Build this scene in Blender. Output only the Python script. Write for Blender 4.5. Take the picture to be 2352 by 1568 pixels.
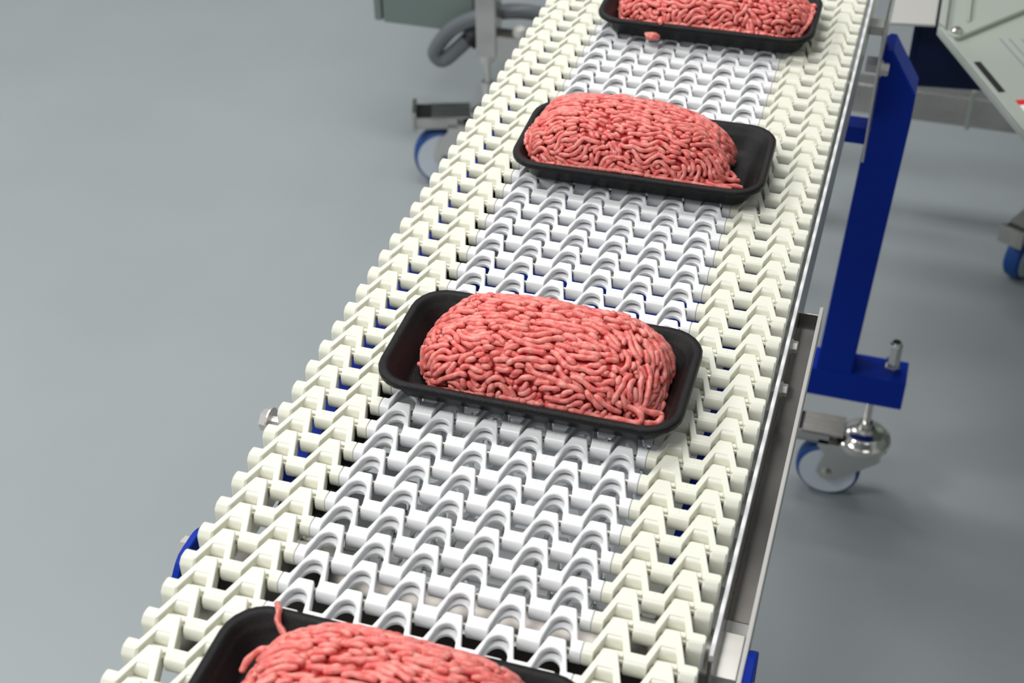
import bpy, bmesh, math, random
from mathutils import Vector, Matrix, noise

C = bpy.context.scene.collection
SC = bpy.context.scene
for o in list(bpy.data.objects): bpy.data.objects.remove(o)

# ------------------------------------------------------------------ camera
H = 0.90                       # height of the belt's hinge rods above the floor
cam = bpy.data.objects.new('camera', bpy.data.cameras.new('camera'))
C.objects.link(cam); SC.camera = cam
_r = Vector((0.95608941, 0.29290005, -0.01012879)); _u = Vector((-0.17496288, 0.59816073, 0.78204330)); _f = Vector((-0.23511917, 0.74593116, -0.62314178))
cam.matrix_world = Matrix(((_r.x, _u.x, -_f.x, 0.21957485), (_r.y, _u.y, -_f.y, -0.46354220), (_r.z, _u.z, -_f.z, 0.68387627 + H), (0, 0, 0, 1)))
cam.data.sensor_width = 36.0; cam.data.lens = 49.627; cam.data.clip_start = 0.02
cam.data.dof.use_dof = True; cam.data.dof.focus_distance = 1.10; cam.data.dof.aperture_fstop = 9.0

# ------------------------------------------------------------------ world, lights, exposure
w = bpy.data.worlds.new('world'); SC.world = w; w.use_nodes = True
w.node_tree.nodes['Background'].inputs[0].default_value = (0.9, 0.95, 1.0, 1)
w.node_tree.nodes['Background'].inputs[1].default_value = 0.06
def area(name, loc, sx, sy, power, color=(1, 1, 1), rot=(0, 0, 0)):
    l = bpy.data.lights.new(name, 'AREA'); l.shape = 'RECTANGLE'; l.size = sx; l.size_y = sy; l.energy = power; l.color = color
    o = bpy.data.objects.new(name, l); C.objects.link(o); o.location = loc; o.rotation_euler = rot
    return o
LAMPS = [(-2.4, -0.6), (-0.6, -0.6), (1.2, -0.6), (-2.4, 1.6), (-0.6, 1.6), (1.2, 1.6), (-2.4, 3.8), (-0.6, 3.8), (1.2, 3.8)]
POWER = {-2.4: 23.0, -0.6: 15.0, 1.2: 2.5}
for k, (lx, ly) in enumerate(LAMPS):
    area('ceiling_lamp_light', (lx, ly, 3.13), 1.1, 0.55, POWER[lx] * {-0.6: 1.2, 1.6: 1.0, 3.8: 0.5}[ly], (1.0, 0.985, 0.96))
SC.view_settings.view_transform = 'Standard'; SC.view_settings.look = 'None'
SC.view_settings.gamma = 1.0; SC.view_settings.use_curve_mapping = False
SC.view_settings.exposure = 0.72

# ------------------------------------------------------------------ materials
def srgb(r, g, b):
    f = lambda c: c / 12.92 if c <= 0.04045 else ((c + 0.055) / 1.055) ** 2.4
    return (f(r / 255), f(g / 255), f(b / 255), 1)
def mat(name, col, rough=0.5, metal=0.0, var=None, scale=20, bump=0, bscale=200, sss=0, srad=(0.01, 0.004, 0.003), spec=0.5, stretch=None, rvar=0):
    m = bpy.data.materials.new(name); m.use_nodes = True; nt = m.node_tree; b = nt.nodes['Principled BSDF']
    b.inputs['Base Color'].default_value = col; b.inputs['Roughness'].default_value = rough; b.inputs['Metallic'].default_value = metal
    b.inputs['Specular IOR Level'].default_value = spec
    tc = nt.nodes.new('ShaderNodeTexCoord'); src = tc.outputs['Object']
    if stretch:
        mp = nt.nodes.new('ShaderNodeMapping'); mp.inputs['Scale'].default_value = stretch; nt.links.new(src, mp.inputs[0]); src = mp.outputs[0]
    if var:
        n = nt.nodes.new('ShaderNodeTexNoise'); n.inputs['Scale'].default_value = scale; n.inputs['Detail'].default_value = 5
        nt.links.new(src, n.inputs['Vector'])
        r = nt.nodes.new('ShaderNodeValToRGB'); r.color_ramp.elements[0].position = 0.35; r.color_ramp.elements[1].position = 0.65
        r.color_ramp.elements[0].color = col; r.color_ramp.elements[1].color = var
        nt.links.new(n.outputs[0], r.inputs[0]); nt.links.new(r.outputs[0], b.inputs['Base Color'])
        if rvar:
            mr = nt.nodes.new('ShaderNodeMapRange'); mr.inputs['To Min'].default_value = rough - rvar; mr.inputs['To Max'].default_value = rough + rvar
            nt.links.new(n.outputs[0], mr.inputs[0]); nt.links.new(mr.outputs[0], b.inputs['Roughness'])
    if bump:
        n2 = nt.nodes.new('ShaderNodeTexNoise'); n2.inputs['Scale'].default_value = bscale; n2.inputs['Detail'].default_value = 3
        nt.links.new(src, n2.inputs['Vector'])
        bp = nt.nodes.new('ShaderNodeBump'); bp.inputs['Strength'].default_value = bump; bp.inputs['Distance'].default_value = 0.001
        nt.links.new(n2.outputs[0], bp.inputs['Height']); nt.links.new(bp.outputs[0], b.inputs['Normal'])
    if sss:
        b.inputs['Subsurface Weight'].default_value = sss; b.inputs['Subsurface Radius'].default_value = srad; b.inputs['Subsurface Scale'].default_value = 1.0
    return m
M = {}
M['floor'] = mat('grey_epoxy_floor', srgb(150, 157, 160), 0.46, var=srgb(156, 163, 166), scale=1.6, rvar=0.06)
M['wall'] = mat('white_wall_panel', srgb(185, 190, 194), 0.5)
M['ceiling'] = mat('white_ceiling', srgb(178, 180, 182), 0.7)
M['lampbody'] = mat('lamp_housing', srgb(230, 230, 230), 0.5)
M['cream'] = mat('cream_plastic', srgb(237, 237, 223), 0.33)
M['white'] = mat('white_plastic', srgb(240, 241, 243), 0.33)
M['steel'] = mat('stainless_steel', (0.62, 0.60, 0.57, 1), 0.26, 1.0, var=(0.52, 0.50, 0.47, 1), scale=14, stretch=(1, 6, 1), rvar=0.08)
M['polished'] = mat('polished_stainless_steel', (0.74, 0.72, 0.69, 1), 0.14, 1.0)
M['boltsteel'] = mat('zinc_bright_bolt', (0.74, 0.72, 0.69, 1), 0.34, 0.75)
M['rodsteel'] = mat('hinge_rod_steel', (0.50, 0.48, 0.42, 1), 0.42, 1.0)
M['darksteel'] = mat('unlit_dark_steel', (0.12, 0.115, 0.10, 1), 0.45, 0.6)
M['blue'] = mat('blue_painted_steel', (0.0003, 0.026, 0.34, 1), 0.5, spec=0.16, bump=0.15, bscale=900)
M['navy'] = mat('navy_painted_steel', (0.0012, 0.008, 0.045, 1), 0.5, spec=0.3)
M['tyre'] = mat('blue_wheel_tread', (0.003, 0.06, 0.27, 1), 0.5)
M['core'] = mat('white_wheel_core', srgb(214, 222, 230), 0.45)
M['black'] = mat('black_plastic', (0.006, 0.006, 0.007, 1), 0.5)
M['tray'] = mat('black_foam', (0.0008, 0.0008, 0.0010, 1), 0.22, var=(0.010, 0.010, 0.011, 1), scale=1900, bump=0.5, bscale=1900, spec=0.27)  # grey speckle in the colour stands in for glinting foam cells
M['panel'] = mat('light_grey_panel_paint', srgb(168, 175, 167), 0.45)
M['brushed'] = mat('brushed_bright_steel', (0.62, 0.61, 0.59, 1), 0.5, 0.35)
M['channel'] = mat('darkened_steel', (0.17, 0.16, 0.15, 1), 0.24, 1.0, var=(0.30, 0.28, 0.26, 1), scale=9, rvar=0.08)  # darkened tone paints dark reflections into the drip channel floor
M['rubber'] = mat('grey_conduit_rubber', srgb(104, 110, 114), 0.32)
M['cabinet'] = mat('grey_green_cabinet_paint', srgb(116, 130, 125), 0.5)
M['red'] = mat('red_label_print', srgb(222, 22, 30), 0.5)
M['paper'] = mat('white_label', srgb(238, 240, 242), 0.5)
M['print'] = mat('grey_label_print', srgb(120, 126, 140), 0.6)
M['meat'] = mat('minced_beef', srgb(232, 104, 100), 0.34, var=srgb(248, 160, 150), scale=170, sss=0.15, srad=(0.004, 0.0012, 0.0008), spec=0.45, bump=0.55, bscale=520)
M['meatin'] = mat('minced_beef_inside', srgb(196, 58, 58), 0.4, var=srgb(220, 84, 80), scale=60)
M['fat'] = mat('pale_beef_shred', srgb(226, 150, 140), 0.25, var=srgb(205, 96, 88), scale=120, sss=0.4, srad=(0.005, 0.002, 0.0015))

# ------------------------------------------------------------------ helpers
def link(name, bm, m, parent=None, smooth=None, kind=None):
    me = bpy.data.meshes.new(name)
    bmesh.ops.recalc_face_normals(bm, faces=bm.faces)
    bm.to_mesh(me); bm.free()
    if m: me.materials.append(m)
    if smooth is not None:
        for p in me.polygons: p.use_smooth = True
        if smooth < 3: me.set_sharp_from_angle(angle=smooth)
    o = bpy.data.objects.new(name, me); C.objects.link(o)
    if parent: o.parent = parent
    if kind: o['kind'] = kind
    return o
def tag(o, label=None, cat=None, group=None, kind=None):
    if label: o['label'] = label
    if cat: o['category'] = cat
    if group: o['group'] = group
    if kind: o['kind'] = kind
    return o
def thing(name, loc, label, cat, group=None):
    o = bpy.data.objects.new(name, None); C.objects.link(o); o.location = loc; o.empty_display_size = 0.05
    return tag(o, label, cat, group)
def box(bm, x0, x1, y0, y1, z0, z1, bev=0.0, mtx=None):
    vs = [bm.verts.new((x, y, z)) for z in (z0, z1) for y in (y0, y1) for x in (x0, x1)]
    fs = [bm.faces.new([vs[i] for i in q]) for q in ((0, 2, 3, 1), (4, 5, 7, 6), (0, 1, 5, 4), (2, 6, 7, 3), (0, 4, 6, 2), (1, 3, 7, 5))]
    if bev:
        es = list({e for f in fs for e in f.edges})
        r = bmesh.ops.bevel(bm, geom=es, offset=bev, segments=2, affect='EDGES', profile=0.6)
        vs = list({v for f in r['faces'] for v in f.verts} | {v for v in vs if v.is_valid})
    if mtx: bmesh.ops.transform(bm, matrix=mtx, verts=vs)
    return vs
def prism(bm, poly, a0, a1, axis='z', bev=0.0):
    """extrude a 2D outline between a0 and a1; optional inset chamfer on the a1 side and the a0 side"""
    n = len(poly)
    area2 = sum(poly[i][0] * poly[(i + 1) % n][1] - poly[(i + 1) % n][0] * poly[i][1] for i in range(n))
    if area2 < 0: poly = poly[::-1]
    def inset(b):
        out = []
        for i in range(n):
            p0, p1, p2 = Vector(poly[i - 1]), Vector(poly[i]), Vector(poly[(i + 1) % n])
            d1 = (p1 - p0); d2 = (p2 - p1)
            if d1.length < 1e-9 or d2.length < 1e-9: out.append(p1); continue
            d1.normalize(); d2.normalize()
            n1 = Vector((-d1.y, d1.x)); n2 = Vector((-d2.y, d2.x)); k = 1 + n1.dot(n2)
            out.append(p1 + (n1 + n2) * (b / max(k, 0.35)))
        return out
    def V(p, a):
        return bm.verts.new((p[0], p[1], a) if axis == 'z' else ((a, p[0], p[1]) if axis == 'x' else (p[0], a, p[1])))
    rings = []
    if bev:
        q = inset(bev)
        s = 1 if a1 > a0 else -1
        rings = [[V(p, a0) for p in q], [V(p, a0 + s * bev) for p in poly], [V(p, a1 - s * bev) for p in poly], [V(p, a1) for p in q]]
    else:
        rings = [[V(p, a0) for p in poly], [V(p, a1) for p in poly]]
    for a, b in zip(rings, rings[1:]):
        for i in range(n):
            bm.faces.new((a[i], a[(i + 1) % n], b[(i + 1) % n], b[i]))
    bm.faces.new(rings[0][::-1]); bm.faces.new(rings[-1])
    return [v for r in rings for v in r]
def fillet(pts, seg=3):
    """pts: (x, y, radius) -> polygon with rounded corners"""
    out = []; n = len(pts)
    for i in range(n):
        p0 = Vector(pts[i - 1][:2]); p1 = Vector(pts[i][:2]); p2 = Vector(pts[(i + 1) % n][:2]); r = pts[i][2]
        if r <= 0: out.append((p1.x, p1.y)); continue
        a = (p0 - p1); b = (p2 - p1); la, lb = a.length, b.length; a.normalize(); b.normalize()
        ang = math.acos(max(-1, min(1, a.dot(b)))); t = min(r / math.tan(ang / 2), la * 0.48, lb * 0.48)
        s, e = p1 + a * t, p1 + b * t
        for k in range(seg + 1):
            u = k / seg
            q = s * (1 - u) ** 2 + p1 * 2 * u * (1 - u) + e * u * u
            out.append((q.x, q.y))
    return out
def cyl(bm, p0, p1, r0, r1=None, n=16, caps=True):
    r1 = r0 if r1 is None else r1
    p0 = Vector(p0); p1 = Vector(p1); d = (p1 - p0).normalized()
    a = d.orthogonal().normalized(); b = d.cross(a)
    R = []
    for p, r in ((p0, r0), (p1, r1)):
        R.append([bm.verts.new(p + (a * math.cos(2 * math.pi * k / n) + b * math.sin(2 * math.pi * k / n)) * r) for k in range(n)])
    for k in range(n): bm.faces.new((R[0][k], R[0][(k + 1) % n], R[1][(k + 1) % n], R[1][k]))
    if caps: bm.faces.new(R[0][::-1]); bm.faces.new(R[1])
def lathe(bm, prof, p, d, n=28):
    """revolve (radius, height) profile about axis d through p"""
    p = Vector(p); d = Vector(d).normalized(); a = d.orthogonal().normalized(); b = d.cross(a); R = []
    for r, h in prof:
        r = max(r, 1e-5)
        R.append([bm.verts.new(p + d * h + (a * math.cos(2 * math.pi * k / n) + b * math.sin(2 * math.pi * k / n)) * r) for k in range(n)])
    for A, B in zip(R, R[1:]):
        for k in range(n): bm.faces.new((A[k], A[(k + 1) % n], B[(k + 1) % n], B[k]))
    bm.faces.new(R[0][::-1]); bm.faces.new(R[-1])
def tube(bm, pts, rad, n=7, taper=True):
    pts = [Vector(p) for p in pts]; L = len(pts)
    if L < 2: return
    t = (pts[1] - pts[0]).normalized(); a = t.orthogonal().normalized(); rings = []
    for i, p in enumerate(pts):
        t = (pts[min(i + 1, L - 1)] - pts[max(i - 1, 0)])
        if t.length < 1e-9: continue
        t.normalize(); a = (a - t * a.dot(t))
        a = a.normalized() if a.length > 1e-6 else t.orthogonal().normalized()
        b = t.cross(a); r = rad[i] if isinstance(rad, (list, tuple)) else rad
        rings.append([bm.verts.new(p + (a * math.cos(2 * math.pi * k / n) + b * math.sin(2 * math.pi * k / n)) * r) for k in range(n)])
    for A, B in zip(rings, rings[1:]):
        for k in range(n): bm.faces.new((A[k], A[(k + 1) % n], B[(k + 1) % n], B[k]))
    bm.faces.new(rings[0][::-1]); bm.faces.new(rings[-1])
def bolt(parent, p, d, r=0.006, h=0.005, washer=True, name='bolt', m='boltsteel', shank=0.0):
    """hexagonal bolt head with washer, its base at p, pointing along d"""
    bm = bmesh.new(); p = Vector(p); d = Vector(d).normalized(); z = 0.0
    if washer: cyl(bm, p, p + d * 0.0014, r * 1.25, n=18); z = 0.0014
    if shank: cyl(bm, p - d * shank, p, r * 0.55, n=12)
    cyl(bm, p + d * z, p + d * (z + h * 0.85), r, n=6); cyl(bm, p + d * (z + h * 0.85), p + d * (z + h), r, r * 0.86, n=6)
    return link(name, bm, M[m], parent)
def copyobj(o, name=None, parent=None):
    c = o.copy(); C.objects.link(c)
    if parent: c.parent = parent
    return c

# ------------------------------------------------------------------ room
RX0, RX1, RY0, RY1, RZ = -4.2, 2.6, -2.6, 5.6, 3.2
bm = bmesh.new(); box(bm, RX0, RX1, RY0, RY1, -0.06, 0.0); tag(link('floor', bm, M['floor']), kind='structure')
bm = bmesh.new(); box(bm, RX0, RX1, RY0, RY1, RZ, RZ + 0.06); tag(link('ceiling', bm, M['ceiling']), kind='structure')
for nm, a in (('left', (RX0 - 0.08, RX0, RY0, RY1)), ('right', (RX1, RX1 + 0.08, RY0, RY1)), ('back', (RX0, RX1, RY1, RY1 + 0.08)), ('front', (RX0, RX1, RY0 - 0.08, RY0))):
    bm = bmesh.new(); box(bm, *a, 0, RZ); tag(link('wall_' + nm, bm, M['wall']), kind='structure')

# ------------------------------------------------------------------ belt (millimetres -> metres in mesh)
WP = 33.25; XO = -0.149627     # column pitch, x of the first rod gap
PITCH = 0.0254
def MM(bm): bmesh.ops.scale(bm, vec=(0.001,) * 3, verts=bm.verts)
def barrel(bm, x0, x1, big=False):
    if big:      # tall end block that guards the belt edge
        prof = fillet([(4.6, 6.4, 1.2), (-2.2, 6.5, 3.0), (-6.6, 2.5, 4.0), (-6.9, -16.0, 2.0), (6.4, -16.0, 2.0), (6.4, 2, 2)], 3)
        prism(bm, prof, x0, x1, 'x', 1.3); return
    prof = [(4.2, 6.2), (-1.6, 6.45), (-3.6, 6.1), (-5.2, 4.9), (-6.1, 2.9), (-6.4, 0.2), (-6.1, -2.8), (-4.6, -5.2), (-2.0, -6.4), (2.0, -6.4), (4.4, -4.8), (5.4, -2), (5.4, 3.0)]
    prism(bm, prof, x0, x1, 'x', 0.45)
def lam_poly(kind, c, lext=None, rext=None):
    """outline of one chevron of the top lattice, centred on c"""
    L = -16.6 if lext is None else lext; R = 16.6 if rext is None else rext
    if kind == 'cream':
        P = [(L, 3.6, 0), (-12.3, 3.6, 0.8), (-4.5, 28.2, 1.0), (4.5, 28.2, 1.0), (12.3, 3.6, 0.8), (R, 3.6, 0), (R, -2.2, 0), (9.3, -2.2, 0), (4.5, 14.0, 0.8), (-4.5, 14.0, 0.8), (-9.3, -2.2, 0), (L, -2.2, 0)]
    elif kind == 'top':
        P = [(L, 3.6, 0), (-12.6, 3.6, 3.0), (-5.4, 28.2, 2.0), (5.4, 28.2, 2.0), (12.6, 3.6, 3.0), (R, 3.6, 0), (R, -2.2, 0), (9.6, -2.2, 1.5), *[(7.5 * math.cos(math.pi * k / 10), 9.8 + 9.6 * math.sin(math.pi * k / 10), 0) for k in range(11)], (-9.6, -2.2, 1.5), (L, -2.2, 0)]
    else:
        P = [(L, 3.4, 0), (-12.4, 3.4, 3.0), (-5.2, 27.6, 2.0), (5.2, 27.6, 2.0), (12.4, 3.4, 3.0), (R, 3.4, 0), (R, -2.0, 0), (9.0, -2.0, 1.5), *[(7.0 * math.cos(math.pi * k / 10), 7.4 + 9.2 * math.sin(math.pi * k / 10), 0) for k in range(11)], (-9.0, -2.0, 1.5), (L, -2.0, 0)]
    return [(x + c, y) for x, y in fillet(P, 4 if kind != 'cream' else 2)]
def chevron(bm, kind, i, lext=None, rext=None):
    c = i * WP - 7.75
    if kind == 'cream':
        prism(bm, lam_poly('cream', c, lext, rext), -5.6, 6.5, 'z', 0.5)
        # sloped lip and lower cross bar inside the chevron
        prism(bm, [(14.8, 6.3), (12.6, 5.6), (11.0, 4.2), (10.2, 2.6), (10.2, -5), (14.8, -5)], c - 5.8, c + 5.8, 'x')
        prism(bm, [(6.2 + 3.0 * math.cos(k * math.pi / 6), -2.4 + 3.4 * math.sin(k * math.pi / 6)) for k in range(12)], c - 7.2, c + 7.2, 'x')
    else:
        prism(bm, lam_poly('top', c, lext, rext), 2.4, 6.5, 'z', 0.7)
        prism(bm, lam_poly('low', c, lext, rext), -3.6, 0.0, 'z', 0.7)
        prism(bm, [(20.0, -3.2), (21.5, -5.8), (27.0, -5.8), (27.4, -3.2)], c - 5.6, c + 5.6, 'x')
        prism(bm, [(24.0, 2.8), (24.0, -0.6), (27.2, -0.6), (27.2, 2.8)], c - 4.6, c + 4.6, 'x')
        for s in (-1, 1):     # outer web that joins the two lattices
            prism(bm, [(c + s * 12.2, 3.2), (c + s * 5.1, 27.0), (c + s * 4.2, 26), (c + s * 10.6, 2.4)], -1, 3, 'z')
def edge_left():
    bm = bmesh.new()
    barrel(bm, -27.8, -16.9, True); chevron(bm, 'cream', 0, lext=-19.4)
    barrel(bm, 1.6, 16.2); chevron(bm, 'cream', 1, rext=16.45)
    barrel(bm, WP + 1.6, WP + 8.7); MM(bm); return bm
def edge_right():
    bm = bmesh.new()
    barrel(bm, 7 * WP + 9.0, 7 * WP + 16.2); chevron(bm, 'cream', 8, lext=-16.45)
    barrel(bm, 8 * WP + 1.6, 8 * WP + 16.2); chevron(bm, 'cream', 9, rext=20.6)
    barrel(bm, 9 * WP + 1.6, 9 * WP + 12.9, True); MM(bm); return bm
def centre():
    bm = bmesh.new()
    barrel(bm, WP + 9.0, WP + 16.2)
    for i in range(2, 8):
        chevron(bm, 'white', i, lext=-16.45 if i == 2 else None, rext=16.45 if i == 7 else None)
        if i < 7: barrel(bm, i * WP + 1.6, i * WP + 16.2)
    barrel(bm, 7 * WP + 1.6, 7 * WP + 8.7); MM(bm); return bm
belt = thing('conveyor_belt', (XO, 0, H), 'white plastic zigzag link conveyor belt with cream edges carrying the meat trays', 'conveyor belt')
J0, J1 = -7, 50
protos = [link('edge_link', edge_left(), M['cream'], belt, 0.6), link('centre_link', centre(), M['white'], belt, 0.6), link('edge_link', edge_right(), M['cream'], belt, 0.6)]
bm = bmesh.new(); cyl(bm, (-0.0265, 0, 0), (0.3110, 0, 0), 0.0021, n=10); rod = link('hinge_rod', bm, M['rodsteel'], belt, 0.6)
for j in range(J0, J1):
    for q in protos + [rod]:
        o = q if j == J0 else copyobj(q)
        o.location = (0, j * PITCH, 0)
# the returning lower strand, upside down
RZD = -0.115
for j in range(4, 40):
    for q in protos + [rod]:
        o = copyobj(q); o.rotation_euler = (math.pi, 0, 0); o.location = (0, j * PITCH + 0.008, RZD)

# ------------------------------------------------------------------ conveyor frame
BL, BR = -0.1823, 0.1634       # belt edges
fr = thing('belt_conveyor', (0, 0, 0), 'blue and stainless conveyor framework under the white belt, with leg and caster', 'conveyor')
def fbox(name, m, x0, x1, y0, y1, z0, z1, bev=0.0008, label=None):
    bm = bmesh.new(); box(bm, x0, x1, y0, y1, H + z0, H + z1, bev); o = link(name, bm, M[m], fr)
    if label: o['label'] = label
    return o
fbox('edge_trim', 'white', 0.1652, 0.1682, 0.100, 1.30, -0.010, -0.004, label='white trim strip along the right belt edge')
fbox('side_plate', 'steel', 0.1652, 0.1682, 0.100, 1.30, -0.075, -0.010)
fbox('side_plate', 'steel', -0.1835, -0.1810, 0.100, 1.30, -0.075, -0.030)
fbox('shadow_strip', 'black', -0.146, -0.108, 0.150, 1.28, -0.030, -0.012, label='black strip under the left belt edge, standing in for shadow')  # black colour stands in for shadow below the left links
fbox('blue_rail', 'blue', -0.182, -0.150, 0.215, 1.28, -0.078, -0.040)
fbox('blue_rail', 'blue', 0.119, 0.150, 0.215, 1.28, -0.078, -0.040)
fbox('cross_tube', 'blue', -0.150, 0.118, 0.468, 0.508, -0.080, -0.040, label='blue cross tube under the belt')
fbox('cross_tube', 'blue', -0.150, 0.118, 1.000, 1.040, -0.080, -0.040)
fbox('cross_tube', 'channel', -0.1810, 0.1652, 0.108, 0.142, -0.085, -0.050, label='stainless cross tube below the near end')
fbox('dark_backing_plate', 'darksteel', -0.1855, 0.1672, -0.24, 0.108, -0.118, -0.112)  # added plate, coloured dark for the unlit space below the near end
fbox('end_plate', 'steel', 0.1560, 0.1834, 0.104, 0.142, -0.060, -0.028, label='stainless end block under the right belt edge')
# drip channel along the right edge, reflections put into its steel tones
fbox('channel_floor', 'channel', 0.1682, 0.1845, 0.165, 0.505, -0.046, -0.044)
fbox('channel_glint', 'brushed', 0.1682, 0.1845, 0.133, 0.165, -0.046, -0.0435, label='near end of the drip channel, bright steel standing in for reflected light')  # separate bright piece paints in the light reflected at this end
fbox('channel_lip', 'brushed', 0.1835, 0.1868, 0.100, 0.505, -0.052, -0.028)
fbox('channel_end', 'steel', 0.1682, 0.1840, 0.503, 0.505, -0.052, -0.036)
# blue bracket cheeks
def cheek(x0, x1):
    pts = fillet([(y + 0.016, z, r) for y, z, r in ((0.052, H - 0.10, 0.01), (0.052, H - 0.055, 0.02), (0.082, H - 0.026, 0.022), (0.112, H - 0.026, 0.022), (0.134, H - 0.050, 0.012), (0.134, H - 0.10, 0.01))], 4)
    bm = bmesh.new(); prism(bm, pts, x0, x1, 'x', 0.0008); return link('bracket_cheek', bm, M['blue'], fr)
cheek(0.1868, 0.1928); cheek(-0.1990, -0.1935)
fbox('bracket_arm', 'steel', -0.1935, -0.1850, 0.060, 0.126, -0.095, -0.060)
bolt(fr, (0.1928, 0.106, H - 0.042), (1, 0, 0), 0.0075, 0.006)
bolt(fr, (-0.1990, 0.118, H - 0.040), (-1, 0, 0), 0.0085, 0.007)
bolt(fr, (-0.1940, 0.243, H - 0.026), (-1, 0, 0), 0.0085, 0.007, shank=0.010)
for by in (0.383, 0.438): bolt(fr, (0.1682, by, H - 0.022), (1, 0, 0), 0.005, 0.004)
# spacer bars and mounting plate beside the leg
for y0, zt in ((1.095, -0.053), (1.145, -0.126)):
    fbox('spacer_bar', 'brushed', 0.1682, 0.1835, y0, y0 + 0.022, zt - 0.011, zt)
fbox('mounting_plate', 'steel', 0.1835, 0.1865, 1.08, 1.215, -0.225, -0.050)
# leaning support leg, foot, caster
LEG = Matrix.Translation((0.1865, 1.19, H - 0.11)) @ Matrix.Rotation(math.radians(2.25), 4, 'Y')
bm = bmesh.new()
vs = prism(bm, [(0, -0.022), (0.0045, -0.017), (0.0120, -0.017), (0.0500, -0.072), (0.0515, -0.112), (0.0515, -0.545), (0, -0.545), (0, -0.03)][::-1], 0, 0.05, 'y', 0.0015)
bmesh.ops.transform(bm, matrix=LEG, verts=bm.verts)
link('leg', bm, M['blue'], fr)
bolt(fr, (0.1865, 1.172, H - 0.144), (1, 0, 0), 0.0085, 0.008)
fbox('leg_tie', 'blue', -0.200, 0.182, 1.196, 1.226, -0.2665, -0.243)
fbox('foot_bar', 'blue', 0.150, 0.2955, 1.1885, 1.241, -0.692, -0.642, 0.002)
bm = bmesh.new(); cyl(bm, (0.272, 1.215, H - 0.642), (0.272, 1.215, H - 0.632), 0.0125, n=6); cyl(bm, (0.272, 1.215, H - 0.632), (0.272, 1.215, H - 0.594), 0.0098, n=6); cyl(bm, (0.272, 1.215, H - 0.594), (0.272, 1.215, H - 0.589), 0.0085, 0.006, n=12)
link('stem_nut', bm, M['polished'], fr, 0.5)
for o in [c for c in fr.children if c.name.split('.')[0] in ('leg', 'foot_bar', 'stem_nut', 'mounting_plate')]:      # the matching leg on the far side
    q = copyobj(o); q.scale = (-1, 1, 1); q.location = (-0.0185, 0, 0)

def make_caster(parent, cx, cy, ang, name='caster', r=0.050, stem=0.03, wx=-0.045, sc=1.0):
    """swivel caster with brake: wheel rolls in the direction ang, swivel axis at (cx, cy)"""
    T = Matrix.Translation((cx, cy, 0)) @ Matrix.Rotation(ang, 4, 'Z') @ Matrix.Scale(sc, 4)      # local -x: wheel trail
    def fin(nm, bm, m, par, sm=0.6):
        bmesh.ops.transform(bm, matrix=T, verts=bm.verts); return link(nm, bm, M[m], par, sm)
    bm = bmesh.new()
    side = fillet([(0.030, 0.112, 0.004), (-0.066, 0.118, 0.004), (-0.066, 0.104, 0.004), (wx - 0.007, 0.088, 0.01), (wx - 0.017, 0.052, 0.008), (wx - 0.007, 0.038, 0.008), (wx + 0.013, 0.040, 0.006), (0.030, 0.092, 0.012)], 3)
    for s in (-1, 1): prism(bm, side, s * 0.0205, s * 0.0235, 'y')
    box(bm, -0.060, 0.036, -0.0235, 0.0235, 0.112, 0.1155)
    lathe(bm, [(0.026, 0.106), (0.040, 0.108), (0.0415, 0.114), (0.040, 0.120), (0.034, 0.124), (0.031, 0.130), (0.026, 0.133), (0.016, 0.135), (0.013, 0.140), (0.0, 0.1405)], (0, 0, 0), (0, 0, 1), 32)
    body = fin(name, bm, 'polished', parent)
    bm = bmesh.new(); lathe(bm, [(0.034, -0.016), (0.044, -0.0165), (r - 0.001, -0.012), (r, -0.006), (r, 0.006), (r - 0.001, 0.012), (0.044, 0.0165), (0.034, 0.016)], (wx, 0, r), (0, 1, 0), 40); fin('wheel_tread', bm, 'tyre', body)
    bm = bmesh.new(); lathe(bm, [(0.002, -0.0185), (0.012, -0.0185), (0.014, -0.0165), (0.036, -0.0168), (0.0435, -0.0172), (0.0435, 0.0172), (0.036, 0.0168), (0.014, 0.0165), (0.012, 0.0185), (0.002, 0.0185)], (wx, 0, r), (0, 1, 0), 36); fin('wheel_core', bm, 'core', body)
    bm = bmesh.new(); cyl(bm, (wx, -0.030, r), (wx, 0.030, r), 0.0045, n=12)
    for s in (-1, 1): cyl(bm, (wx, s * 0.0235, r), (wx, s * 0.0285, r), 0.0085, n=6)
    fin('axle_bolt', bm, 'polished', body, 0.5)
    bm = bmesh.new()
    box(bm, -0.118, -0.050, -0.0235, -0.0215, 0.112, 0.130); box(bm, -0.118, -0.050, 0.0215, 0.0235, 0.112, 0.130)
    box(bm, -0.122, -0.116, -0.0235, 0.0235, 0.104, 0.140); box(bm, -0.092, -0.030, -0.0235, 0.0235, 0.128, 0.131)
    box(bm, -0.118, -0.050, -0.0235, 0.0235, 0.110, 0.113)
    fin('brake_pedal', bm, 'steel', body, None)
    bm = bmesh.new(); box(bm, -0.116, -0.093, -0.021, 0.021, 0.113, 0.128); fin('pedal_recess', bm, 'black', body, None)
    bm = bmesh.new(); cyl(bm, (0, 0, 0.139), (0, 0, 0.150), 0.010, n=6); cyl(bm, (0, 0, 0.149), (0, 0, 0.150 + stem), 0.0058, n=14); fin('caster_stem', bm, 'polished', body, 0.5)
    return body
make_caster(fr, 0.2520, 1.2180, math.radians(0), stem=0.062)
make_caster(fr, -0.2705, 1.2180, math.radians(180), stem=0.062)

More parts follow.
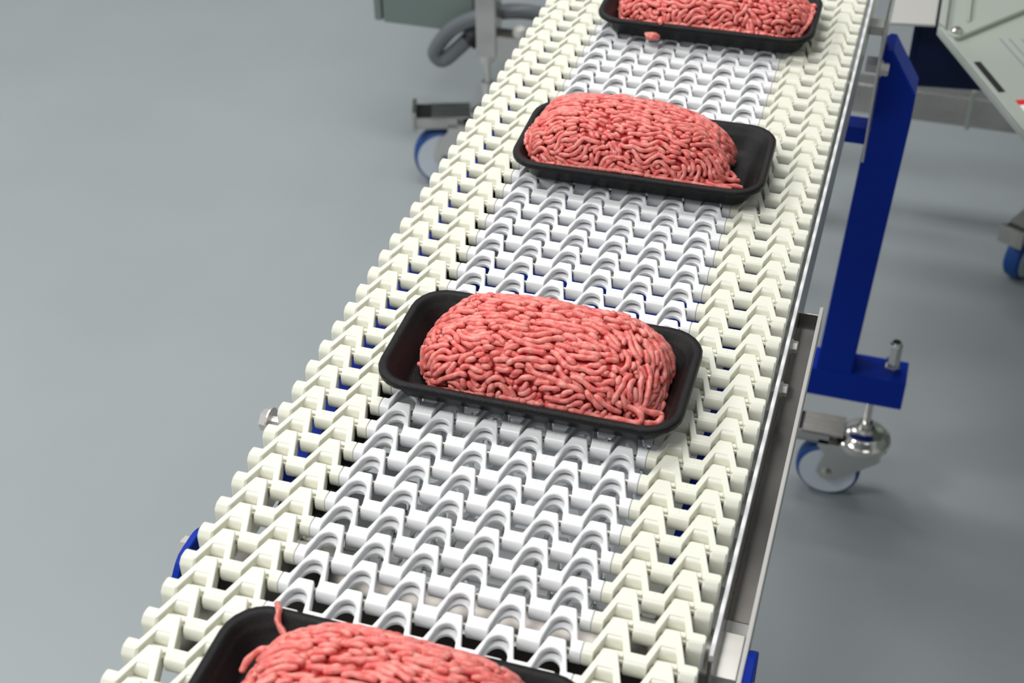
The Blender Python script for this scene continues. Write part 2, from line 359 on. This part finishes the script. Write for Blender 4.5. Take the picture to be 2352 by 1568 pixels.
# ------------------------------------------------------------------ food trays
def rrect(hx, hy, r, n=7):
    out = []
    for cx, cy, a0 in ((hx - r, hy - r, 0), (-hx + r, hy - r, 90), (-hx + r, -hy + r, 180), (hx - r, -hy + r, 270)):
        for k in range(n):
            a = math.radians(a0 + 90 * k / (n - 1)); out.append((cx + r * math.cos(a), cy + r * math.sin(a)))
    return out
def make_tray_mesh():
    bm = bmesh.new(); HX, HY, RR = 0.1134, 0.0600, 0.027
    prof = [(0.024, 0.0), (0.016, 0.0006), (0.0125, 0.004), (0.0060, 0.0165), (0.0012, 0.0185), (0.0, 0.0195), (0.0, 0.0225), (0.0012, 0.0240), (0.0045, 0.0242), (0.0065, 0.0232),
            (0.0085, 0.0200), (0.0105, 0.0185), (0.0125, 0.0165), (0.0185, 0.0062), (0.0225, 0.0042), (0.030, 0.0036), (0.031, 0.0030), (0.042, 0.0030)]
    rings = []
    for ins, z in prof:
        rings.append([bm.verts.new((x, y, z)) for x, y in rrect(HX - ins, HY - ins, max(RR - ins * 0.75, 0.006))])
    n = len(rings[0])
    for A, B in zip(rings, rings[1:]):
        for k in range(n): bm.faces.new((A[k], A[(k + 1) % n], B[(k + 1) % n], B[k]))
    bm.faces.new(rings[0][::-1]); bm.faces.new(rings[-1])
    return bm
ZT = H + 0.0066
TRAYS = [   # centre x, y, turn (deg), label
    (-0.0005, -0.0250, 0.0, 'black foam tray cut off by the bottom edge of the photo'),
    (-0.0015, 0.3085, 0.4, 'black foam tray at the centre of the photo, second from the bottom'),
    (0.0045, 0.6245, 1.2, 'black foam tray with an empty right end, third from the bottom'),
    (0.0080, 0.9220, 1.0, 'black foam tray cut off by the top edge of the photo')]
tray0 = link('food_tray', make_tray_mesh(), M['tray'], None, 0.9)
trays = []
for i, (x, y, a, lb) in enumerate(TRAYS):
    o = tray0 if i == 0 else copyobj(tray0)
    o.location = (x, y, ZT); o.rotation_euler = (0, 0, math.radians(a))
    tag(o, lb, 'tray', 'foam trays on the belt'); trays.append(o)

# ------------------------------------------------------------------ minced meat
CAMP = Vector((0.2196, -0.4635, H + 0.6839))
def make_mince(idx, name, loc, turn, a, b, h, label, seed, rad=0.00225, shape=None, parts=290, extra=()):
    """a mound of packed strands: evenly spaced streamlines over a pillow shaped mound"""
    rnd = random.Random(seed); off = Vector((seed * 3.1, seed * 1.7, seed * 0.9))
    P, Q = 3.3, 2.6
    def scale_of(p):              # radial scale that puts p on the mound's surface
        x, y, z = p
        ax = a * (1.0 + (shape['endx'] * (1 if x > 0 else -1) if shape and 'endx' in shape else 0))
        hh = h
        if shape and 'tilt' in shape: hh = h * (1 + shape['tilt'] * x / a)
        f = (abs(x / ax) ** P + abs(y / b) ** P) ** (Q / P) + abs(max(z, 0) / hh) ** Q
        s = f ** (-1.0 / Q) if f > 1e-9 else 1
        return s * (1 + 0.045 * noise.noise(Vector(p) * s * 30 + off))
    def onto(p):
        p = Vector(p); p.z = max(p.z, 0.0004); return p * scale_of(p)
    def normal(p):
        e = 0.0008; t1 = p.cross(Vector((0, 0, 1))) if abs(p.normalized().z) < 0.98 else Vector((1, 0, 0)); t1.normalize(); t2 = p.cross(t1).normalized()
        q1 = onto(p + t1 * e) - onto(p - t1 * e); q2 = onto(p + t2 * e) - onto(p - t2 * e)
        n = q1.cross(q2)
        if n.length < 1e-12: return p.normalized()
        n.normalize()
        return n if n.dot(p) > 0 else -n
    def flow(p, n, layer):
        x, y, z = p
        base = Vector((1, 0.12 * math.sin(x * 40 + seed), 0)) + Vector((0, 0, -0.5)) * (abs(x) / a) ** 3 * (1 if x > 0 else -1)
        if shape and 'turn' in shape and x > shape['turn'] * a: base = Vector((0.5, -0.7, -0.55))
        d = base - n * base.dot(n)
        d = d.normalized() if d.length > 1e-5 else n.orthogonal().normalized()
        front = max(0.0, min(1.0, (-y / b) * 0.8 + (1 - z / h) * 0.55))
        th = 0.6 * noise.noise(p * 24 + off) + (0.35 + 1.7 * front) * noise.noise(p * 62 - off + Vector((layer * 9, 0, 0))) + 0.35 * noise.noise(p * 160 + off)
        return Matrix.Rotation(th * 1.25, 3, n) @ d
    tx, ty, ta = TRAYS[idx][:3]
    toT = Matrix.Rotation(math.radians(-ta), 4, 'Z') @ Matrix.Translation((loc[0] - tx, loc[1] - ty, 0)) @ Matrix.Rotation(math.radians(turn), 4, 'Z')
    WALL = ((0.0285, 0.0036), (0.0225, 0.0046), (0.0185, 0.0066), (0.0125, 0.0170), (0.0085, 0.0205), (0.0055, 0.0242), (-1, 0.0250))
    def lift(p, r):               # keep the meat out of the tray's floor and sloping walls
        q = toT @ Vector(p); ins = min(0.1134 - abs(q.x), 0.0600 - abs(q.y)) - r * 0.55
        cx = abs(q.x) - 0.0864; cy = abs(q.y) - 0.0330
        if cx > 0 and cy > 0: ins = 0.027 - math.hypot(cx, cy) - r * 0.55
        z = 0.0036
        for (i0, z0), (i1, z1) in zip(WALL, WALL[1:]):
            if ins >= i0: break
            t = min(1, (i0 - ins) / (i0 - i1)); z = z0 + (z1 - z0) * t
        return Vector((p[0], p[1], max(p[2], z - 0.0032 + r * 0.75)))
    thing_o = None
    # core
    bm = bmesh.new(); bmesh.ops.create_icosphere(bm, subdivisions=4, radius=1)
    for v in bm.verts:
        p = v.co.copy(); zneg = p.z < 0
        q = onto((p.x * a, p.y * b, abs(p.z) * h)); q = q * 0.935
        v.co = lift((q.x * 0.97, q.y * 0.97, 0.0002 if zneg else max(q.z, 0.0002)), 0.0006)
    thing_o = link(name, bm, M['meatin'], None, 3.2)
    thing_o.location = loc; thing_o.rotation_euler = (0, 0, math.radians(turn)); tag(thing_o, label, 'minced meat', 'minced meat in the trays')
    def layer(sep, depth, maxlen, layer_i, seeds):
        cell = sep; grid = {}; out = []; st = 0.0014
        def near(p, own, s2):
            k = (int(p.x // cell), int(p.y // cell), int(p.z // cell))
            for dx in (-1, 0, 1):
                for dy in (-1, 0, 1):
                    for dz in (-1, 0, 1):
                        for q, sid, t in grid.get((k[0] + dx, k[1] + dy, k[2] + dz), ()):
                            if sid == own[0] and abs(t - own[1]) < 6: continue
                            if (q - p).length_squared < s2: return True
            return False
        sid = 0
        for _ in range(seeds):
            u = rnd.uniform(-1, 1); v = rnd.uniform(-1, 1); ww = rnd.random() ** 0.8
            p = onto((u * a, v * b, max(ww * h * 1.0, 0.0006)))
            if p.z < 0.0015: continue
            if near(p, (-1, 0), (sep * 0.93) ** 2): continue
            sid += 1; L = maxlen(p)
            runs = []
            for sg in (1, -1):
                q = p.copy(); run = []; dist = 0.0
                while dist < L / 2:
                    n = normal(q); d = flow(q, n, layer_i) * sg
                    q2 = onto(q + d * st)
                    if q2.z < 0.0016: break
                    if near(q2, (sid, sg * (len(run) + 1)), (sep * 0.78) ** 2): break
                    run.append(q2); q = q2; dist += st
                runs.append(run)
            pts = runs[1][::-1] + [p] + runs[0]
            if len(pts) < 3: continue
            for t, q in enumerate(pts):
                grid.setdefault((int(q.x // cell), int(q.y // cell), int(q.z // cell)), []).append((q, sid, t - len(runs[1])))
            out.append((pts, depth + rnd.uniform(-0.0007, 0.0009)))
        return out
    def mlen(p):
        k = noise.noise(p * 34 + off * 2)
        return rnd.uniform(0.006, 0.016) if k > 0.16 else rnd.uniform(0.014, 0.058)
    S = 2 * rad
    outer = layer(S * 0.82, 0.0, mlen, 0, 9000)
    inner = layer(S * 1.15, -S * 0.52, lambda p: rnd.uniform(0.015, 0.05), 3, 2200)
    def build(bm, pts, dep):
        n = len(pts); R = []; PP = []; ph = rnd.uniform(0, 6.3); e0, e1 = rnd.uniform(0, 0.8), rnd.uniform(0, 0.8)
        for t, p in enumerate(pts):
            nn = normal(p); ed = min(t, n - 1 - t)
            dip = -0.0011 * max(0, 1 - ed / 3.0) * (e0 if t < n / 2 else e1)
            PP.append(p + nn * (dep + dip)); q = rad * (1 + 0.10 * math.sin(t * 0.9 + ph) + 0.10 * noise.noise(p * 300 + off))
            R.append(q * (0.62 if ed == 0 else (0.90 if ed == 1 else 1.0)))
        tube(bm, [lift(q, rad) for q in PP], R, 7)
    wm = Matrix.Translation(loc) @ Matrix.Rotation(math.radians(turn), 4, 'Z')
    def vis(s):
        p = s[0][len(s[0]) // 2]; n = normal(p); return len(s[0]) * max(0.0, n.dot(((wm.inverted() @ CAMP) - p).normalized()))
    outer.sort(key=vis, reverse=True)
    for s in outer[:parts]:
        bm = bmesh.new(); build(bm, *s); link('meat_strand', bm, M['meat'], thing_o, 3.2)
    bm = bmesh.new()
    for s in outer[parts:] + inner: build(bm, *s)
    link('strand_mass', bm, M['meat'], thing_o, 3.2, 'stuff')
    for pts, rr, mm in extra:      # loose strands given by hand, in the mound's own space
        sm = []
        P4 = [Vector(p) for p in pts]
        for i in range(len(P4) - 1):
            p0, p1, p2, p3 = P4[max(i - 1, 0)], P4[i], P4[i + 1], P4[min(i + 2, len(P4) - 1)]
            for k in range(5):
                t = k / 5; sm.append(0.5 * ((2 * p1) + (p2 - p0) * t + (2 * p0 - 5 * p1 + 4 * p2 - p3) * t * t + (3 * p1 - p0 - 3 * p2 + p3) * t ** 3))
        sm.append(P4[-1]); n = len(sm)
        bm = bmesh.new(); tube(bm, [lift(q, rr) for q in sm] if mm == 'meat' else sm, [rr * (0.55 if i in (0, n - 1) else 1) * (1 + 0.12 * math.sin(i * 1.3)) for i in range(n)], 8)
        link('loose_strand', bm, M[mm], thing_o, 3.2)
    return thing_o
ZM = ZT + 0.0032
make_mince(0, 'minced_meat', (0.004, -0.029, ZM), 0, 0.090, 0.0575, 0.054, 'mound of minced beef cut off by the bottom edge of the photo', 4, 0.0022,
           extra=[([(-0.070, 0.036, 0.022), (-0.080, 0.046, 0.0195), (-0.0865, 0.0525, 0.0206), (-0.0885, 0.0590, 0.0230), (-0.0925, 0.0645, 0.0226)], 0.0021, 'fat'),
                  ([(-0.070, 0.026, 0.022), (-0.084, 0.030, 0.022), (-0.093, 0.026, 0.016), (-0.096, 0.019, 0.010)], 0.0024, 'meat'),
                  ([(-0.075, -0.006, 0.020), (-0.090, -0.008, 0.018), (-0.101, -0.012, 0.016)], 0.0028, 'fat')])
make_mince(1, 'minced_meat', (0.001, 0.3135, ZM), 0, 0.0920, 0.0525, 0.0480, 'mound of minced beef in the centre tray, strands curling at its front right', 7, 0.00225,
           shape={'turn': 0.62},
           extra=[([(0.050, -0.039, 0.024), (0.064, -0.0405, 0.021), (0.079, -0.042, 0.018), (0.0815, -0.0475, 0.013), (0.067, -0.0495, 0.012), (0.052, -0.0485, 0.012)], 0.0025, 'meat'),
                  ([(0.072, -0.033, 0.024), (0.0795, -0.0385, 0.018), (0.088, -0.0375, 0.015), (0.0935, -0.034, 0.012), (0.0945, -0.040, 0.010), (0.088, -0.0445, 0.011), (0.0825, -0.0455, 0.012)], 0.0025, 'meat'),
                  ([(-0.080, -0.022, 0.010), (-0.087, -0.0245, 0.008), (-0.0930, -0.0225, 0.006)], 0.0021, 'meat'),
                  ([(-0.070, -0.034, 0.008), (-0.078, -0.036, 0.006), (-0.084, -0.034, 0.005)], 0.0021, 'meat')])
make_mince(2, 'minced_meat', (-0.010, 0.6250, ZM), 1.2, 0.0925, 0.0525, 0.052, 'mound of minced beef leaving the right end of its tray empty', 11, 0.0021,
           shape={'tilt': -0.10},
           extra=[([(0.070, -0.030, 0.018), (0.084, -0.026, 0.014), (0.096, -0.024, 0.010), (0.104, -0.020, 0.008)], 0.0022, 'meat'),
                  ([(0.072, -0.036, 0.014), (0.088, -0.036, 0.010), (0.100, -0.030, 0.008), (0.108, -0.028, 0.006)], 0.0022, 'meat'),
                  ([(0.076, -0.040, 0.014), (0.090, -0.040, 0.011), (0.099, -0.036, 0.009)], 0.0022, 'meat'),
                  ([(0.078, -0.020, 0.018), (0.092, -0.014, 0.012), (0.099, -0.016, 0.008), (0.094, -0.022, 0.006)], 0.0022, 'meat'),
                  ([(0.045, -0.044, 0.020), (0.062, -0.047, 0.015), (0.084, -0.046, 0.013)], 0.0022, 'meat')])
make_mince(3, 'minced_meat', (0.013, 0.9240, ZM), 1.0, 0.1015, 0.0525, 0.048, 'mound of coarse minced beef cut off by the top edge of the photo', 15, 0.0024,
           extra=[([(-0.052, -0.047, 0.016), (-0.050, -0.054, 0.018), (-0.047, -0.0625, 0.0205)], 0.0026, 'meat')])
# small shred hanging below the farthest tray
bm = bmesh.new(); bmesh.ops.create_icosphere(bm, subdivisions=3, radius=1)
for v in bm.verts:
    p = v.co.copy(); v.co = Vector((p.x * 0.0085, p.y * 0.005, p.z * 0.0042)) * (1 + 0.3 * noise.noise(p * 1.7 + Vector((3, 1, 0))))
o = link('meat_shred', bm, M['fat'], None, 3.2); o.location = (-0.0400, 0.8545, H + 0.0205); tag(o, 'small pale shred of meat below the front rim of the farthest tray', 'meat scrap')

# ------------------------------------------------------------------ machine behind the left edge of the belt
lm = thing('processing_machine', (-0.575, 1.92, 0), 'grey cabinet machine on stainless frame with hose, at top left beyond the belt', 'machine')
def lbox(name, m, x0, x1, y0, y1, z0, z1, bev=0.0015, par=lm):
    bm = bmesh.new(); box(bm, x0 + 0.575, x1 + 0.575, y0 - 1.92, y1 - 1.92, z0, z1, bev); return link(name, bm, M[m], par)
cab = lbox('cabinet', 'cabinet', -0.8275, -0.634, 2.011, 2.38, 0.2944, 0.95, 0.003)
lbox('cabinet_door', 'cabinet', -0.847, -0.831, 2.011, 2.38, 0.297, 0.95, 0.002)
lbox('door_seal', 'black', -0.831, -0.8275, 2.016, 2.37, 0.302, 0.945, 0.0)
lbox('frame_post', 'steel', -0.5997, -0.558, 1.925, 1.967, 0.2914, 0.95, 0.003)
lbox('frame_bar', 'steel', -0.558, 0.10, 1.925, 1.967, 0.2914, 0.339, 0.003)
bm = bmesh.new(); cyl(bm, (-0.0084, 0.025, 0.276), (-0.0084, 0.025, 0.2914), 0.017, n=18); cyl(bm, (-0.0084, 0.025, 0.227), (-0.0084, 0.025, 0.276), 0.0075, n=14); cyl(bm, (-0.0084, 0.025, 0.17), (-0.0084, 0.025, 0.229), 0.0125, n=6); link('levelling_stem', bm, M['polished'], lm, 0.5)
bm = bmesh.new(); lathe(bm, [(0.0, 0), (0.015, 0), (0.016, 0.006), (0.013, 0.014), (0.006, 0.018), (0, 0.019)], (0.060, 0.028, 0.339), (0, 0, 1), 20); link('cap_nut', bm, M['brushed'], lm, 0.6)
c = make_caster(lm, 0.0, 0.0, math.radians(18), stem=0.0, name='caster', wx=-0.074, sc=1.26)
c.location = (-0.0084, 0.025, 0.0)
def spline(P, k=8):
    P = [Vector(p) for p in P]; out = []
    for i in range(len(P) - 1):
        p0, p1, p2, p3 = P[max(i - 1, 0)], P[i], P[i + 1], P[min(i + 2, len(P) - 1)]
        for j in range(k):
            t = j / k; out.append(0.5 * ((2 * p1) + (p2 - p0) * t + (2 * p0 - 5 * p1 + 4 * p2 - p3) * t * t + (3 * p1 - p0 - 3 * p2 + p3) * t ** 3))
    return out + [P[-1]]
bm = bmesh.new(); tube(bm, [q + Vector((0.575, -1.92, 0)) for q in spline([(-0.4105, 2.0419, 0.3189), (-0.4909, 2.0063, 0.3575), (-0.5539, 1.989, 0.3631), (-0.6241, 1.9849, 0.3409), (-0.6683, 1.9849, 0.3135), (-0.6994, 1.9849, 0.2757), (-0.7085, 1.9849, 0.2517), (-0.6922, 1.987, 0.2399), (-0.6627, 1.991, 0.266), (-0.6272, 2.0012, 0.3026), (-0.5987, 2.0317, 0.329)])], 0.0155, 12); link('conduit_hose', bm, M['rubber'], lm, 3.2)
bm = bmesh.new(); cyl(bm, (-0.064, 0.072, 0.283), (-0.034, 0.094, 0.315), 0.019, n=14); link('hose_gland', bm, M['black'], lm, 0.6)

# ------------------------------------------------------------------ machine to the right
rm = thing('control_machine', (0.30, 1.5, 0), 'light grey slanted machine panel with a red and white label at top right', 'machine')
def R_(p): return (p[0] - 0.30, p[1] - 1.5)
def rprism(name, m, pts, z0, z1, bev=0.0015, par=rm, pos=None):
    bm = bmesh.new(); prism(bm, [R_(p) for p in pts], z0, z1, 'z', bev); return link(name, bm, M[m], par)
ZP = H - 0.25
e = Vector((0.376 - 0.250, 1.254 - 1.530)).normalized(); nrm = Vector((-e.y, e.x))      # along the slanted edge / into the panel
A = Vector((0.2495, 1.531))
def on(s, t): q = A + e * s + nrm * t; return (q.x, q.y)
rprism('panel_cover', 'panel', [on(0, 0), on(0.46, 0), on(0.46, 0.42), (0.715, 1.95), (0.2495, 1.95)], ZP - 0.012, ZP, 0.002)
rprism('panel_edge', 'panel', [on(0.004, 0.0), on(0.45, 0.0), on(0.45, 0.008), on(0.004, 0.008)], ZP - 0.0005, ZP + 0.004, 0.001)
rprism('panel_rib', 'panel', [(0.2500, 1.534), (0.2600, 1.520), (0.2600, 1.93), (0.2500, 1.93)], ZP - 0.0005, ZP + 0.010, 0.0015)
# raised strap with its screw, running away to the right
d2 = Vector((0.60, 0.80)).normalized(); n2 = Vector((-d2.y, d2.x)); B0 = Vector((0.2735, 1.505))
def st(s, t): q = B0 + d2 * s + n2 * t; return (q.x, q.y)
rprism('panel_strap', 'panel', fillet([(*st(-0.006, -0.011), 0.008), (*st(0.22, -0.011), 0.004), (*st(0.22, 0.011), 0.004), (*st(-0.006, 0.011), 0.008)], 4), ZP - 0.0005, ZP + 0.008, 0.0015)
rprism('strap_rib', 'panel', [(0.2885, 1.560), (0.2925, 1.556), (0.2925, 1.80), (0.2885, 1.80)], ZP - 0.0005, ZP + 0.007, 0.001)
bm = bmesh.new(); q = st(0.004, 0); lathe(bm, [(0.0, 0.0), (0.008, 0.0), (0.008, 0.004), (0.005, 0.007), (0, 0.0075)], (q[0] - 0.30, q[1] - 1.5, ZP + 0.008), (0, 0, 1), 18); link('strap_screw', bm, M['steel'], rm, 0.6)
rprism('panel_slot', 'black', [on(0.109, 0.0085), on(0.197, 0.0085), on(0.197, 0.0205), on(0.109, 0.0205)], ZP - 0.0005, ZP + 0.0006, 0)
for t in (0.075, 0.088, 0.105): rprism('panel_groove', 'print', [on(0.03 + t * 0.2, t), on(0.34, t), on(0.34, t + 0.0016), on(0.03 + t * 0.2, t + 0.0016)], ZP - 0.0005, ZP + 0.0004, 0)
# warning label
rprism('label', 'paper', [on(0.222, 0.024), on(0.320, 0.024), on(0.320, 0.080), on(0.222, 0.080)], ZP - 0.0005, ZP + 0.0005, 0)
rprism('label_header', 'red', [on(0.222, 0.024), on(0.235, 0.024), on(0.235, 0.080), on(0.222, 0.080)], ZP, ZP + 0.0008, 0)
for k in range(7): rprism('label_line', 'print', [on(0.251 + k * 0.008, 0.028), on(0.2535 + k * 0.008, 0.028), on(0.2535 + k * 0.008, 0.074), on(0.251 + k * 0.008, 0.074)], ZP, ZP + 0.0007, 0)
# white topped stainless box beside the panel, navy drive housing beneath
rprism('top_plate', 'brushed', [(0.1815, 1.534), (0.2455, 1.545), (0.2455, 1.93), (0.1815, 1.93)], ZP - 0.006, ZP, 0.0015)
rprism('drive_housing', 'navy', [(0.228, 1.58), (0.37, 1.60), (0.42, 1.90), (0.228, 1.90)], ZP - 0.125, ZP - 0.012, 0.004)
rprism('housing_post', 'navy', [(0.216, 1.60), (0.236, 1.60), (0.236, 1.66), (0.216, 1.66)], ZP - 0.20, ZP - 0.006, 0.002)
bm = bmesh.new(); box(bm, 0.40, 1.30, -0.60, 1.10, 0.16, 1.80, 0.01); link('added_shade_body', bm, M['panel'], rm)  # unseen body, added to block light and darken the floor on the right
bm = bmesh.new(); box(bm, 0.10 - 0.30, 0.62 - 0.30, 0.50, 0.545, 0.240, 0.300, 0.003); link('base_beam', bm, M['steel'], rm)
bm = bmesh.new(); box(bm, 0.388 - 0.35, 0.396 - 0.35, 0.494, 0.4995, 0.238, 0.318, 0.001); link('beam_clip', bm, M['panel'], rm)
c2 = make_caster(rm, 0.0, 0.0, math.radians(62), stem=0.105); c2.location = (0.507 - 0.30, 1.940 - 1.5, 0)

# ------------------------------------------------------------------ ceiling lamps (above the frame; they light the room)
bm = bmesh.new(); box(bm, -0.6, 0.6, -0.32, 0.32, 0.02, 0.06); lamp0 = link('ceiling_lamp', bm, M['lampbody'])
for k, (lx, ly) in enumerate(LAMPS):
    o = lamp0 if k == 0 else copyobj(lamp0); o.location = (lx, ly, 3.14)
    tag(o, 'white ceiling lamp housing, %s column, %s row of the room' % (('left', 'middle', 'right')[k % 3], ('front', 'middle', 'back')[k // 3]), 'ceiling lamp', 'ceiling lamps')
